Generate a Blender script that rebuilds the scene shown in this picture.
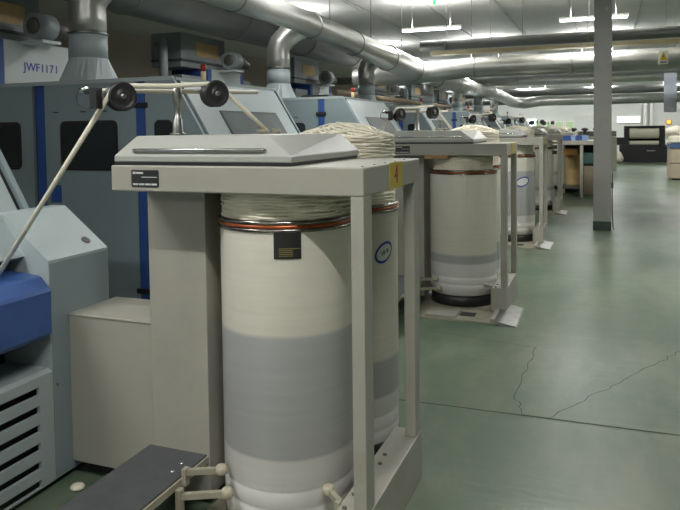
import bpy, bmesh, math, random
from mathutils import Vector, Matrix
random.seed(7)
for o in list(bpy.data.objects): bpy.data.objects.remove(o)
S = bpy.context.scene
C = S.collection

# ------------------------------------------------------------------ camera
cam = bpy.data.cameras.new('camera'); co = bpy.data.objects.new('camera', cam); C.objects.link(co)
cam.sensor_width = 36; cam.lens = 36.0; cam.shift_y = -95/680; cam.clip_end = 200
co.matrix_world = (Matrix.Translation((0, 0, 1.6)) @ Matrix.Rotation(math.radians(21.3), 4, 'Z')
                   @ Matrix.Rotation(math.pi/2 + math.radians(-2.5), 4, 'X') @ Matrix.Rotation(-0.012, 4, 'Z'))
S.camera = co
# ------------------------------------------------------------------ world, exposure
w = bpy.data.worlds.new('world'); S.world = w; w.use_nodes = True
w.node_tree.nodes['Background'].inputs[0].default_value = (0.55, 0.6, 0.65, 1)
w.node_tree.nodes['Background'].inputs[1].default_value = 0.05
S.view_settings.view_transform = 'Standard'; S.view_settings.look = 'None'
S.view_settings.gamma = 1; S.view_settings.use_curve_mapping = False
S.view_settings.exposure = 0.18
TUBE_W = 54.0            # watts a tube fitting sends down
TUBE_UP = 33.0           # and up past its narrow back onto the ceiling

# ------------------------------------------------------------------ materials
def lin(c): return tuple(((v/255)/12.92 if v/255 <= .04045 else ((v/255+.055)/1.055)**2.4) for v in c)
MATS = {}
def mat(name, rgb, rough=.5, metal=0., var=.06, scale=6., bump=0., emit=0., spec=.5, trans=0., stretch=None, rvar=0., dirt=None, dirt_amt=.35):
    if name in MATS: return MATS[name]
    m = bpy.data.materials.new(name); m.use_nodes = True
    nt = m.node_tree; b = nt.nodes['Principled BSDF']
    c = lin(rgb)
    b.inputs['Roughness'].default_value = rough; b.inputs['Metallic'].default_value = metal
    b.inputs['Specular IOR Level'].default_value = spec
    tc = nt.nodes.new('ShaderNodeTexCoord')
    vec = tc.outputs['Object']
    if stretch:
        mp = nt.nodes.new('ShaderNodeMapping'); mp.inputs['Scale'].default_value = stretch
        nt.links.new(vec, mp.inputs[0]); vec = mp.outputs[0]
    n = nt.nodes.new('ShaderNodeTexNoise'); n.inputs['Scale'].default_value = scale; n.inputs['Detail'].default_value = 5
    nt.links.new(vec, n.inputs['Vector'])
    r = nt.nodes.new('ShaderNodeValToRGB')
    r.color_ramp.elements[0].position = .3; r.color_ramp.elements[1].position = .72
    r.color_ramp.elements[0].color = (*[max(0, v*(1-var)) for v in c], 1)
    r.color_ramp.elements[1].color = (*[min(1, v*(1+var)) for v in c], 1)
    nt.links.new(n.outputs['Fac'], r.inputs[0])
    col = r.outputs[0]
    if dirt:
        n2 = nt.nodes.new('ShaderNodeTexNoise'); n2.inputs['Scale'].default_value = scale*.7; n2.inputs['Detail'].default_value = 8
        n2.inputs['Roughness'].default_value = .7
        nt.links.new(tc.outputs['Object'], n2.inputs['Vector'])
        r2 = nt.nodes.new('ShaderNodeValToRGB'); r2.color_ramp.elements[0].position = .56; r2.color_ramp.elements[1].position = .72
        r2.color_ramp.elements[0].color = (0, 0, 0, 1); r2.color_ramp.elements[1].color = (dirt_amt,)*3 + (1,)
        nt.links.new(n2.outputs['Fac'], r2.inputs[0])
        mx = nt.nodes.new('ShaderNodeMix'); mx.data_type = 'RGBA'
        nt.links.new(r2.outputs[0], mx.inputs['Factor']); nt.links.new(col, mx.inputs['A'])
        mx.inputs['B'].default_value = (*lin(dirt), 1); col = mx.outputs['Result']
    nt.links.new(col, b.inputs['Base Color'])
    if rvar:
        mr = nt.nodes.new('ShaderNodeMapRange'); mr.inputs['To Min'].default_value = max(.02, rough-rvar); mr.inputs['To Max'].default_value = rough+rvar
        nt.links.new(n.outputs['Fac'], mr.inputs[0]); nt.links.new(mr.outputs[0], b.inputs['Roughness'])
    if bump:
        bp = nt.nodes.new('ShaderNodeBump'); bp.inputs['Strength'].default_value = bump; bp.inputs['Distance'].default_value = .01
        nt.links.new(n.outputs['Fac'], bp.inputs['Height']); nt.links.new(bp.outputs[0], b.inputs['Normal'])
    if emit:
        b.inputs['Emission Color'].default_value = (*c, 1); b.inputs['Emission Strength'].default_value = emit
    MATS[name] = m
    return m

PAINT = mat('warm_grey_paint', (158, 155, 143), .42, var=.04, scale=3, dirt=(120, 110, 92), dirt_amt=.18)
POSTM = mat('post_grey_paint', (160, 157, 146), .42, var=.05, scale=5, dirt=(112, 100, 80), dirt_amt=.3)
CREAMP = mat('cream_painted_steel', (154, 149, 131), .5, var=.08, scale=14, dirt=(96, 84, 62), dirt_amt=.5)
CARD = mat('blue_grey_panel', (130, 144, 147), .45, var=.04, scale=2)
CARDL = mat('pale_blue_grey_panel', (160, 171, 172), .4, var=.04, scale=3, dirt=(120, 132, 132), dirt_amt=.3)
BLUE = mat('blue_paint', (52, 82, 144), .38, var=.08, scale=5)
BLUEC = mat('blue_cover', (54, 84, 142), .36, var=.1, scale=7, dirt=(120, 138, 175), dirt_amt=.25)
BLACK = mat('black_plastic', (38, 38, 39), .42, var=.15, scale=9)
DARK = mat('dark_interior', (36, 38, 40), .8, var=.2)
GLASS = mat('dark_window_glass', (46, 50, 52), .16, var=.1, spec=.6)
GREYGLASS = mat('grey_window_glass', (112, 118, 118), .2, var=.1, spec=.6)
RUBBER = mat('grey_mat', (72, 74, 76), .55, var=.1, scale=20, dirt=(110, 108, 100), dirt_amt=.25)
CHROME = mat('chrome', (200, 200, 196), .16, 1.0, var=.05)
STEEL = mat('brushed_steel', (150, 150, 146), .34, 1.0, var=.15, scale=12)
IRON = mat('dull_cast_iron', (104, 102, 96), .55, .5, var=.2, scale=30)
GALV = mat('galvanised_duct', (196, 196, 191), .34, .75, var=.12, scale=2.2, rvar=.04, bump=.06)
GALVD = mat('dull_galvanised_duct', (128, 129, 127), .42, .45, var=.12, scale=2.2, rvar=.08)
FEED = mat('feeder_grey_paint', (132, 140, 140), .45, var=.06, scale=3)
FEEDL = mat('feeder_light_paint', (184, 190, 188), .45, var=.04, scale=3)
BEIGE = mat('beige_wood_panel', (196, 166, 112), .5, var=.12, scale=9)
PIPEB = mat('beige_pipe', (146, 130, 106), .5, var=.14, scale=6)
COPPER = mat('orange_ring', (158, 80, 42), .28, .5, var=.3, scale=16)
RINGM = mat('dark_chrome_ring', (140, 136, 130), .22, 1.0, var=.5, scale=20)
SLIVER = mat('cotton_sliver', (234, 227, 208), .9, var=.05, scale=40, bump=.15)
WHITE = mat('white_paint', (222, 222, 216), .5, var=.03)
WALLM = mat('white_wall', (206, 208, 204), .8, var=.04, scale=.6, dirt=(150, 152, 148), dirt_amt=.3)
CEILM = mat('grey_ceiling', (206, 208, 205), .7, var=.06, scale=.6)
PILM = mat('grey_pillar_paint', (140, 140, 134), .55, var=.07, scale=2, dirt=(84, 84, 80), dirt_amt=.4)
YELLOW = mat('yellow_sticker', (186, 164, 40), .5, var=.06)
RED = mat('red_print', (150, 30, 42), .5, var=.06)
PRINT = mat('white_print', (196, 198, 196), .5, var=.02)
GOLD = mat('dull_gold_print', (120, 112, 60), .5, var=.1)
BPRINT = mat('blue_print', (46, 66, 150), .5, var=.05)
OVALW = mat('white_oval_sticker', (206, 208, 204), .5, var=.03)
AMBER = mat('amber_lens', (236, 140, 60), .3, emit=2.2)
REDLENS = mat('red_lens', (150, 34, 26), .25, var=.05)
GREENL = mat('green_lamp', (60, 220, 90), .3, emit=3.0)
TUBE = mat('tube_glow', (236, 244, 255), .5, emit=9.0)
DAY = mat('daylight_pane', (235, 244, 255), .5, emit=1.6)
GREENP = mat('pale_green_panel', (176, 200, 160), .5, var=.06)
LBLUE = mat('light_blue_crate', (130, 160, 200), .45, var=.06)
TEAL = mat('dark_teal_panel', (52, 84, 76), .5, var=.1)
ORANGE = mat('orange_ochre', (176, 128, 66), .55, var=.2, scale=8)
KRAFT = mat('cardboard', (166, 128, 80), .75, var=.12, scale=8)

def can_mat(name, edge, low):
    m = bpy.data.materials.new(name); m.use_nodes = True; nt = m.node_tree; b = nt.nodes['Principled BSDF']
    b.inputs['Roughness'].default_value = .36
    tc = nt.nodes.new('ShaderNodeTexCoord'); sp = nt.nodes.new('ShaderNodeSeparateXYZ'); nt.links.new(tc.outputs['Object'], sp.inputs[0])
    n = nt.nodes.new('ShaderNodeTexNoise'); n.inputs['Scale'].default_value = 2.0; nt.links.new(tc.outputs['Object'], n.inputs['Vector'])
    ma = nt.nodes.new('ShaderNodeMath'); ma.operation = 'MULTIPLY_ADD'; ma.inputs[1].default_value = .02
    nt.links.new(n.outputs['Fac'], ma.inputs[0]); nt.links.new(sp.outputs['Z'], ma.inputs[2])
    mr = nt.nodes.new('ShaderNodeMapRange'); mr.inputs['From Max'].default_value = 1.4; nt.links.new(ma.outputs[0], mr.inputs[0])
    r = nt.nodes.new('ShaderNodeValToRGB'); e = r.color_ramp.elements
    wht, grey, crm = lin((218, 216, 211)), lin((176, 176, 175)), lin((220, 215, 200))
    e[0].position = 0; e[0].color = (*wht, 1); e[1].position = 1; e[1].color = (*crm, 1)
    for p, c in ((low/1.4, wht), (low/1.4+.008, grey), (edge/1.4, grey), (edge/1.4+.014, crm)):
        q = r.color_ramp.elements.new(p); q.color = (*c, 1)
    nt.links.new(mr.outputs[0], r.inputs[0])
    # fine horizontal streaks of the sliver pressing against the wall
    mp = nt.nodes.new('ShaderNodeMapping'); mp.inputs['Scale'].default_value = (1, 1, 26); nt.links.new(tc.outputs['Object'], mp.inputs[0])
    n2 = nt.nodes.new('ShaderNodeTexNoise'); n2.inputs['Scale'].default_value = 2.4; n2.inputs['Detail'].default_value = 3; nt.links.new(mp.outputs[0], n2.inputs['Vector'])
    mx = nt.nodes.new('ShaderNodeMix'); mx.data_type = 'RGBA'; mx.blend_type = 'MULTIPLY'; mx.inputs['Factor'].default_value = .16
    nt.links.new(r.outputs[0], mx.inputs['A']); nt.links.new(n2.outputs['Fac'], mx.inputs['B'])
    nt.links.new(mx.outputs['Result'], b.inputs['Base Color'])
    return m
CAN1 = can_mat('can_plastic_half_full', .785, .31)
CAN2 = can_mat('can_plastic_full', .40, .32)
CAN3 = can_mat('can_plastic_upper_fill', .98, .30)
CAN4 = can_mat('can_plastic_waiting', .46, .28)

# floor: glossy green epoxy with worn streaks
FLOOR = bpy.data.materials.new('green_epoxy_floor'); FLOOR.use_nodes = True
def floor_nodes(nt):
    b = nt.nodes['Principled BSDF']; tc = nt.nodes.new('ShaderNodeTexCoord')
    def noise(sc, det, stretch=(1, 1, 1), rough=.55):
        mp = nt.nodes.new('ShaderNodeMapping'); mp.inputs['Scale'].default_value = stretch
        nt.links.new(tc.outputs['Object'], mp.inputs[0])
        n = nt.nodes.new('ShaderNodeTexNoise'); n.inputs['Scale'].default_value = sc; n.inputs['Detail'].default_value = det; n.inputs['Roughness'].default_value = rough
        nt.links.new(mp.outputs[0], n.inputs['Vector']); return n.outputs['Fac']
    def ramp(f, p0, p1, c0, c1):
        r = nt.nodes.new('ShaderNodeValToRGB'); e = r.color_ramp.elements
        e[0].position, e[1].position = p0, p1; e[0].color = (*c0, 1); e[1].color = (*c1, 1); nt.links.new(f, r.inputs[0]); return r.outputs[0]
    base = ramp(noise(.55, 6), .32, .7, lin((76, 100, 80)), lin((100, 112, 92)))
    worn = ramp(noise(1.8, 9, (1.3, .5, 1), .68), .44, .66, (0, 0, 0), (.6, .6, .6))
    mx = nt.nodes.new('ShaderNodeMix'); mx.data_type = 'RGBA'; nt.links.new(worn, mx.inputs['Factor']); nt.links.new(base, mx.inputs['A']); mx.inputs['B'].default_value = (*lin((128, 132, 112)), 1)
    dark = ramp(noise(2.2, 8, (1, 1, 1), .6), .5, 1.0, (0, 0, 0), (.5, .5, .5))
    m2 = nt.nodes.new('ShaderNodeMix'); m2.data_type = 'RGBA'; nt.links.new(dark, m2.inputs['Factor']); nt.links.new(mx.outputs['Result'], m2.inputs['A']); m2.inputs['B'].default_value = (*lin((56, 76, 62)), 1)
    nt.links.new(m2.outputs['Result'], b.inputs['Base Color'])
    mr = nt.nodes.new('ShaderNodeMapRange'); mr.inputs['To Min'].default_value = .285; mr.inputs['To Max'].default_value = .42
    nt.links.new(noise(.8, 6, (1, 1, 1), .55), mr.inputs[0]); nt.links.new(mr.outputs[0], b.inputs['Roughness'])
    bp = nt.nodes.new('ShaderNodeBump'); bp.inputs['Strength'].default_value = .16; bp.inputs['Distance'].default_value = .02
    nt.links.new(noise(4, 5, (.5, 2.2, 1)), bp.inputs['Height']); nt.links.new(bp.outputs[0], b.inputs['Normal'])
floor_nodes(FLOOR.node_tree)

# ------------------------------------------------------------------ mesh helpers
def B(): return bmesh.new()
def box(bm, x0, x1, y0, y1, z0, z1, bev=0.):
    r = bmesh.ops.create_cube(bm, size=1)
    vs = r['verts']
    for v in vs:
        v.co = Vector(((x0+x1)/2 + v.co.x*(x1-x0), (y0+y1)/2 + v.co.y*(y1-y0), (z0+z1)/2 + v.co.z*(z1-z0)))
    if bev:
        es = list({e for v in vs for e in v.link_edges})
        bmesh.ops.bevel(bm, geom=es, offset=bev, segments=2, profile=.5, affect='EDGES')
    return bm
def prism(bm, pts, axis, a, b):
    """polygon of 2-D points pushed along an axis: axis 'y' takes (x,z), 'x' takes (y,z), 'z' takes (x,y)"""
    def mk(p, t):
        return {'y': (p[0], t, p[1]), 'x': (t, p[0], p[1]), 'z': (p[0], p[1], t)}[axis]
    v0 = [bm.verts.new(mk(p, a)) for p in pts]; v1 = [bm.verts.new(mk(p, b)) for p in pts]
    n = len(pts)
    bm.faces.new(v0); bm.faces.new(list(reversed(v1)))
    for i in range(n): bm.faces.new((v0[i], v1[i], v1[(i+1) % n], v0[(i+1) % n]))
    return bm
def hexa(bm, lo, hi):
    """four lower corners and four upper corners"""
    return prism_pts(bm, [Vector(p) for p in lo], [Vector(p) for p in hi])
def prism_pts(bm, A, Bp):
    v0 = [bm.verts.new(p) for p in A]; v1 = [bm.verts.new(p) for p in Bp]; n = len(A)
    bm.faces.new(v0); bm.faces.new(list(reversed(v1)))
    for i in range(n): bm.faces.new((v0[i], v1[i], v1[(i+1) % n], v0[(i+1) % n]))
    return bm
def frame_of(d):
    d = Vector(d).normalized(); u = d.orthogonal() if abs(d.z) > .99 else Vector((0, 0, 1)).cross(d)
    u.normalize(); return d, u, d.cross(u)
def tube(bm, path, r, seg=12, caps=True):
    path = [Vector(p) for p in path]; rs = r if isinstance(r, (list, tuple)) else [r]*len(path)
    rings = []; u = None
    for i, p in enumerate(path):
        a = path[max(0, i-1)]; b = path[min(len(path)-1, i+1)]
        d = (b-a).normalized()
        if u is None: _, u, _ = frame_of(d)
        u = (u - d*u.dot(d)).normalized(); v = d.cross(u)
        rings.append([bm.verts.new(p + (u*math.cos(2*math.pi*k/seg) + v*math.sin(2*math.pi*k/seg))*rs[i]) for k in range(seg)])
    for i in range(len(rings)-1):
        for k in range(seg):
            f = bm.faces.new((rings[i][k], rings[i][(k+1) % seg], rings[i+1][(k+1) % seg], rings[i+1][k])); f.smooth = True
    if caps: bm.faces.new(list(reversed(rings[0]))); bm.faces.new(rings[-1])
    return bm
def lathe(bm, prof, c, axis=(0, 0, 1), seg=32, smooth=True, sharp=()):
    """profile of (radius, height) turned about an axis through c"""
    d, u, v = frame_of(axis); c = Vector(c); rings = []
    for r, h in prof:
        rings.append([bm.verts.new(c + d*h + (u*math.cos(2*math.pi*k/seg)+v*math.sin(2*math.pi*k/seg))*max(r, 1e-4)) for k in range(seg)])
    for i in range(len(rings)-1):
        for k in range(seg):
            f = bm.faces.new((rings[i][k], rings[i][(k+1) % seg], rings[i+1][(k+1) % seg], rings[i+1][k])); f.smooth = smooth
    bm.faces.new(list(reversed(rings[0]))); bm.faces.new(rings[-1])
    return bm
def rrect(x0, x1, z0, z1, r, n=4):
    pts = []
    for cx, cz, a in ((x1-r, z1-r, 0), (x0+r, z1-r, 90), (x0+r, z0+r, 180), (x1-r, z0+r, 270)):
        for k in range(n+1):
            t = math.radians(a + 90*k/n); pts.append((cx + r*math.cos(t), cz + r*math.sin(t)))
    return pts
def text_bm(s, size, origin, right, up, ext=.0015, centre=True, bold=.012):
    cu = bpy.data.curves.new('t', 'FONT'); cu.body = s; cu.size = size; cu.extrude = ext
    if centre: cu.align_x = 'CENTER'; cu.align_y = 'CENTER'; cu.offset = size*bold
    o = bpy.data.objects.new('t', cu); C.objects.link(o)
    dg = bpy.context.evaluated_depsgraph_get()
    me = bpy.data.meshes.new_from_object(o.evaluated_get(dg))
    bm = B(); bm.from_mesh(me); bpy.data.objects.remove(o); bpy.data.meshes.remove(me)
    R = Vector(right).normalized(); U = Vector(up).normalized(); N = R.cross(U); O = Vector(origin)
    for v in bm.verts: v.co = O + R*v.co.x + U*v.co.y + N*v.co.z
    return bm
def obj(name, bm, m, parent=None, smooth=False):
    off = parent_world(parent) if parent else Vector((0, 0, 0))
    if bm.faces: bmesh.ops.recalc_face_normals(bm, faces=bm.faces)
    if parent is None and bm.verts:
        xs = [v.co for v in bm.verts]
        off = Vector(((min(v.x for v in xs)+max(v.x for v in xs))/2, (min(v.y for v in xs)+max(v.y for v in xs))/2, min(v.z for v in xs)))
    for v in bm.verts: v.co -= off
    me = bpy.data.meshes.new(name); bm.to_mesh(me); bm.free()
    me.materials.append(m)
    o = bpy.data.objects.new(name, me); C.objects.link(o)
    if parent: o.parent = parent
    else: o.location = off
    return o
def parent_world(p):
    v = Vector((0, 0, 0))
    while p: v = v + p.location; p = p.parent
    return v
def tag(o, label=None, cat=None, group=None, kind=None):
    if label: o['label'] = label
    if cat: o['category'] = cat
    if group: o['group'] = group
    if kind: o['kind'] = kind
    return o
def thing(name, loc, label, cat, group=None):
    o = bpy.data.objects.new(name, None); C.objects.link(o); o.location = loc; o.empty_display_size = .1
    return tag(o, label, cat, group)
def copy_tree(o, parent=None):
    c = o.copy(); C.objects.link(c); c.parent = parent
    for ch in [k for k in o.children]: copy_tree(ch, c)
    return c
def clone(o, d, label=None, group=None):
    c = copy_tree(o); c.location = o.location + Vector(d)
    if label: c['label'] = label
    if group: c['group'] = group
    return c
def child(root, name):
    return next(k for k in root.children if k.name.split('.')[0] == name)
def struct(name, bm, m): return tag(obj(name, bm, m), kind='structure')

# ------------------------------------------------------------------ the hall
CEIL = 4.3
XL, XR, YB, YF = -12.0, 9.0, -7.0, 40.0
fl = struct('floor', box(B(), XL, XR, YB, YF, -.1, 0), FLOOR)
struct('ceiling', box(B(), XL, XR, YB, YF, CEIL, CEIL+.1), CEILM)
struct('wall_left', box(B(), XL-.1, XL, YB, YF, 0, CEIL), mat('dim_grey_wall', (150, 140, 126), .85, var=.08, scale=.5))
struct('wall_right', box(B(), XR, XR+.1, YB, YF, 0, CEIL), WALLM)
struct('wall_back', box(B(), XL, XR, YB-.1, YB, 0, CEIL), WALLM)
struct('wall_front', box(B(), XL, XR, YF, YF+.1, 0, CEIL), WALLM)
# expansion joint and cracks in the floor paint
def strip(pts, wd):
    bm = B(); P = [Vector((x, y, 0)) for x, y in pts]; L = []
    for i, p in enumerate(P):
        d = (P[min(i+1, len(P)-1)] - P[max(0, i-1)]).normalized(); n = Vector((-d.y, d.x, 0))*wd*random.uniform(.7, 1.2)
        L.append((bm.verts.new(p+n+Vector((0, 0, .0012))), bm.verts.new(p-n+Vector((0, 0, .0012)))))
    for a, b in zip(L, L[1:]): bm.faces.new((a[0], a[1], b[1], b[0]))
    return bm
GROUT = mat('dark_floor_joint', (58, 64, 52), .8, var=.2)
def jag(a, b, n, amp):
    r = random.Random(int(a[0]*1000)); return [(a[0]+(b[0]-a[0])*i/n+r.uniform(-amp, amp)*(0 < i < n), a[1]+(b[1]-a[1])*i/n+r.uniform(-amp, amp)*(0 < i < n)) for i in range(n+1)]
obj('joint', strip(jag((-2.2, 3.79), (8.5, 4.06), 40, .004), .007), GROUT, fl)
obj('crack', strip(jag((-.29, 3.83), (.52, 5.34), 26, .018), .0024), GROUT, fl)
obj('crack', strip(jag((-.415, 3.84), (-.50, 4.12), 8, .012)+jag((-.5, 4.12), (-.46, 5.08), 14, .012), .0024), GROUT, fl)
obj('crack', strip(jag((-.46, 5.08), (-1.2, 5.2), 12, .015), .002), GROUT, fl)

# pillar
pil = struct('concrete_pillar', box(B(), -.165, .095, 11.25, 11.52, 0, CEIL, .006), PILM)
obj('pillar_base', box(B(), -.168, .098, 11.247, 11.523, 0, .14), mat('dark_green_skirting', (50, 62, 54), .5), pil)
obj('cable', tube(B(), [(.11, 11.24, .9), (.108, 11.24, .35), (.125, 11.22, .02)], .008, 6), BLACK, pil)
obj('pillar_box', box(B(), .096, .125, 11.26, 11.34, .66, .74), BLACK, pil)

# ------------------------------------------------------------------ ceiling tube lights (the room's own lamps, some unseen ones added as fill)
def tube_light(x, y, label, z=3.62):
    t = thing('tube_light', (x, y, z), label, 'light', 'ceiling tube lights')
    obj('housing', prism(B(), [(y-.07, z+.05), (y-.045, z+.09), (y+.045, z+.09), (y+.07, z+.05)], 'x', x-.62, x+.62), WHITE, t)
    obj('tube', tube(B(), [(x-.6, y-.03, z+.028), (x+.6, y-.03, z+.028)], .014, 8), TUBE, t)
    obj('tube', tube(B(), [(x-.6, y+.03, z+.028), (x+.6, y+.03, z+.028)], .014, 8), TUBE, t)
    for s in (-.4, .4): obj('hanger', tube(B(), [(x+s, y, z+.08), (x+s, y, CEIL)], .005, 6), STEEL, t)
    L = bpy.data.lights.new('tube_lamp', 'AREA'); L.shape = 'RECTANGLE'; L.size = 1.2; L.size_y = .09; L.energy = TUBE_W; L.color = (1.0, .99, .965)
    lo = bpy.data.objects.new('tube_lamp', L); C.objects.link(lo); lo.parent = t; lo.location = (0, 0, .008)
    L2 = bpy.data.lights.new('tube_lamp_up', 'AREA'); L2.shape = 'RECTANGLE'; L2.size = 1.2; L2.size_y = .12; L2.energy = TUBE_UP; L2.color = L.color
    l2 = bpy.data.objects.new('tube_lamp_up', L2); C.objects.link(l2); l2.parent = t; l2.location = (0, 0, .095); l2.rotation_euler = (math.pi, 0, 0)
for y in (-5.4, .55, 7.3, 13.85, 20.6, 27.4, 33.0, 37.6):
    for x in (-6.6, -3.35, -.22, 3.1):  # leftmost column and near duct-side lamps are unseen, added to brighten the machines
        if (x < -6 and y < 10) or (y < 2 and x > 3): continue
        near = 'over the duct' if x < -3 else 'over the aisle'
        lab = ('bright twin tube light above the silver cross duct, beside the pillar' if (x == -.22 and y == 13.85) else
               'bright twin tube light over the silver cross duct where the long duct ends' if (x == -3.35 and y == 13.85) else
               'white twin tube light over the wide aisle ' + {20: 'just beyond the big cross duct', 27: 'beside the far carding machines', 33: 'above the black machine with cotton rolls',
               37: 'next to the white end wall', 13: 'above the big cross duct', 7: 'beside the second and third coilers', 0: 'beside the number 4 coiler', -5: 'at the back of the hall'}[int(y)] if x > -3 else
               'white twin tube light above the carding machines ' + {20: 'just past the big cross duct', 27: 'at the far end of their row', 33: 'beyond the last machine', 37: 'close to the end wall', 13: 'level with the cross duct, an added fill', 7: 'behind the second coiler, an added fill', 0: 'behind the louvred machine, an added fill', -5: 'at the back of the hall'}[int(y)])
        tube_light(x, y, lab)

# ------------------------------------------------------------------ can coilers
def make_coiler():
    t = thing('can_coiler', (-1.3, 2.6, 0), 'grey can coiler frame with yellow number 4 sticker and sloped lid', 'coiler', 'can coilers in a row')
    ap = obj('table_frame', box(B(), -1.864, -.78, 2.225, 2.99, 1.366, 1.470, .006), PAINT, t)
    for i in range(6):
        obj('screw', lathe(B(), [(.006, 0), (.006, .002), (.003, .004)], (-.80, 2.27+i*.135, 1.47), seg=8), STEEL, ap)
    obj('dark_gap', box(B(), -1.85, -1.07, 2.236, 2.965, 1.470, 1.483), BLACK, t)  # black strip puts the shade of the gap under the lid into colour
    bm = B()
    z0, z1, z2 = 1.483, 1.508, 1.587
    b0 = [(-1.857, 2.238, z0), (-1.063, 2.238, z0), (-1.063, 2.97, z0), (-1.857, 2.97, z0)]
    b1 = [(x, y, z1) for x, y, _ in b0]
    b2 = [(-1.79, 2.30, z2), (-1.19, 2.30, z2), (-1.15, 2.95, z2), (-1.79, 2.95, z2)]
    V = [[bm.verts.new(p) for p in q] for q in (b0, b1, b2)]
    bm.faces.new(V[0]); bm.faces.new(V[2])
    for a, b in ((0, 1), (1, 2)):
        for i in range(4): bm.faces.new((V[a][i], V[a][(i+1) % 4], V[b][(i+1) % 4], V[b][i]))
    bmesh.ops.bevel(bm, geom=list(bm.edges), offset=.003, segments=1, affect='EDGES')
    hd = obj('lid', bm, mat('lid_grey_paint', (164, 165, 157), .36, var=.03, scale=3), t)
    obj('handle', tube(B(), [(-1.765, 2.262, 1.525), (-1.765, 2.243, 1.53), (-1.755, 2.238, 1.531), (-1.185, 2.238, 1.531), (-1.175, 2.243, 1.53), (-1.175, 2.262, 1.525)], .0062, 10), CHROME, hd)
    tr = obj('trumpet', lathe(B(), [(.03, 0), (.03, .02), (.02, .026)], (-1.535, 2.92, 1.585), seg=16), CREAMP, hd)
    obj('trumpet_roller', lathe(B(), [(.022, 0), (.022, .024), (.012, .026)], (-1.47, 2.93, 1.585), seg=16), CREAMP, hd)
    # badge
    bd = obj('badge', prism(B(), rrect(-1.762, -1.632, 1.384, 1.452, .006), 'y', 2.2225, 2.226), BLACK, t)
    bm = B()
    def bar(x0, x1, z0, z1): box(bm, x0, x1, 2.2212, 2.223, z0, z1)
    bar(-1.754, -1.741, 1.436, 1.445); bar(-1.737, -1.730, 1.4365, 1.4445); bar(-1.7285, -1.7215, 1.4365, 1.4445); bar(-1.720, -1.713, 1.4365, 1.4445); bar(-1.7115, -1.7045, 1.4365, 1.4445)
    bar(-1.712, -1.640, 1.4225, 1.4255)
    for k in range(4): bar(-1.754+k*.0295, -1.754+k*.0295+.025, 1.392, 1.399)
    obj('badge_print', bm, PRINT, bd)
    # column, posts, base
    cl = obj('column', box(B(), -1.845, -1.557, 2.43, 2.86, .05, 1.366, .004), PAINT, t)
    obj('post', box(B(), -.832, -.782, 2.228, 2.318, .22, 1.368, .004), POSTM, t)
    obj('post', box(B(), -.832, -.782, 2.90, 2.985, .22, 1.368, .004), POSTM, t)
    bb = obj('base_beam', box(B(), -.905, -.78, 2.225, 2.99, .0, .22, .004), POSTM, t)
    for (x, y) in ((-.88, 2.26), (-.86, 2.62), (-.865, 2.7), (-.88, 2.36)):
        obj('bolt', lathe(B(), [(.009, 0), (.009, .006), (.005, .008)], (x, y, .22), seg=8), IRON, bb)
    bp = obj('base_plate', box(B(), -1.55, -.87, 1.87, 3.0, .0, .015), CREAMP, t)
    obj('cover_plate', box(B(), -1.42, -1.16, 1.89, 2.14, .015, .035), PAINT, bp)
    obj('floor_slot', box(B(), -1.15, -1.02, 2.0, 2.12, .0152, .0165), DARK, bp)
    obj('turntable', lathe(B(), [(.275, 0), (.275, .012)], (-1.239, 2.56, .014), seg=32), IRON, t)
    obj('plate_edge', box(B(), -.87, -.835, 1.87, 2.48, .0, .045), PAINT, t)
    obj('ramp', prism(B(), [(-.835, 0), (-.835, .04), (-.665, .008), (-.655, 0)], 'y', 1.84, 2.45), STEEL, t)
    # step platform with rubber mat
    pf = obj('step_platform', box(B(), -1.862, -1.562, 1.45, 2.43, .195, .222), CREAMP, t)
    mt = obj('rubber_mat', box(B(), -1.86, -1.572, 1.46, 2.43, .222, .228), RUBBER, pf)
    for (x, y) in ((-1.63, 2.33), (-1.625, 2.26)):
        obj('screw', lathe(B(), [(.011, 0), (.010, .003), (.004, .005)], (x, y, .228), seg=10), CHROME, pf)
    for y in (1.48, 2.1):
        obj('support', box(B(), -1.72, -1.69, y, y+.03, 0, .195), IRON, pf)
    # can guide arms with rollers
    def arm(br, rl, z, h, th=.02):
        br, rl = Vector((*br, z)), Vector((*rl, z))
        d = (rl-br).normalized(); n = Vector((-d.y, d.x, 0))*th/2
        bm = B(); prism_pts(bm, [br-n, rl-n, rl+n, br+n], [p+Vector((0, 0, h)) for p in (br-n, rl-n, rl+n, br+n)])
        a = obj('guide_arm', bm, CREAMP, t)
        obj('roller', lathe(B(), [(.012, -.006), (.021, -.003), (.024, .006), (.024, h-.002), (.019, h+.008), (.008, h+.01)], rl, seg=18), mat('ivory_roller', (176, 168, 146), .4, var=.08, scale=20), a)
        return a
    a = arm((-1.55, 2.245), (-1.424, 2.306), .236, .022); obj('bracket', box(B(), -1.562, -1.543, 2.23, 2.26, .195, .262), CREAMP, a)
    a = arm((-1.55, 2.20), (-1.386, 2.284), .158, .024); obj('bracket', box(B(), -1.562, -1.540, 2.185, 2.215, .015, .2), CREAMP, a)
    a = arm((-.895, 2.29), (-.992, 2.379), .196, .022); obj('bracket', box(B(), -.925, -.906, 2.275, 2.305, .015, .225), CREAMP, a)
    # sliver guide: stand, rod, two flanged wheels, sensor
    d = Vector((.5145, .8575, 0)); n = Vector((.8575, -.5145, 0)); L0 = Vector((-1.89, 2.33, 0))
    def onl(s, off, z): return L0 + d*(s*.688) + n*off + Vector((0, 0, z))
    st = obj('guide_stand', lathe(B(), [(.036, 0), (.036, .008), (.024, .012), (.022, .07), (.0155, .075), (.0155, .14), (.022, .145), (.022, .218), (.014, .222)], onl(.3946, -.045, 1.587), seg=18), STEEL, t)
    obj('guide_rod', tube(B(), [onl(-.2, -.045, 1.776), onl(1.0, -.045, 1.79)], .0105, 14), mat('cream_rod', (206, 200, 182), .35), t)
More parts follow.
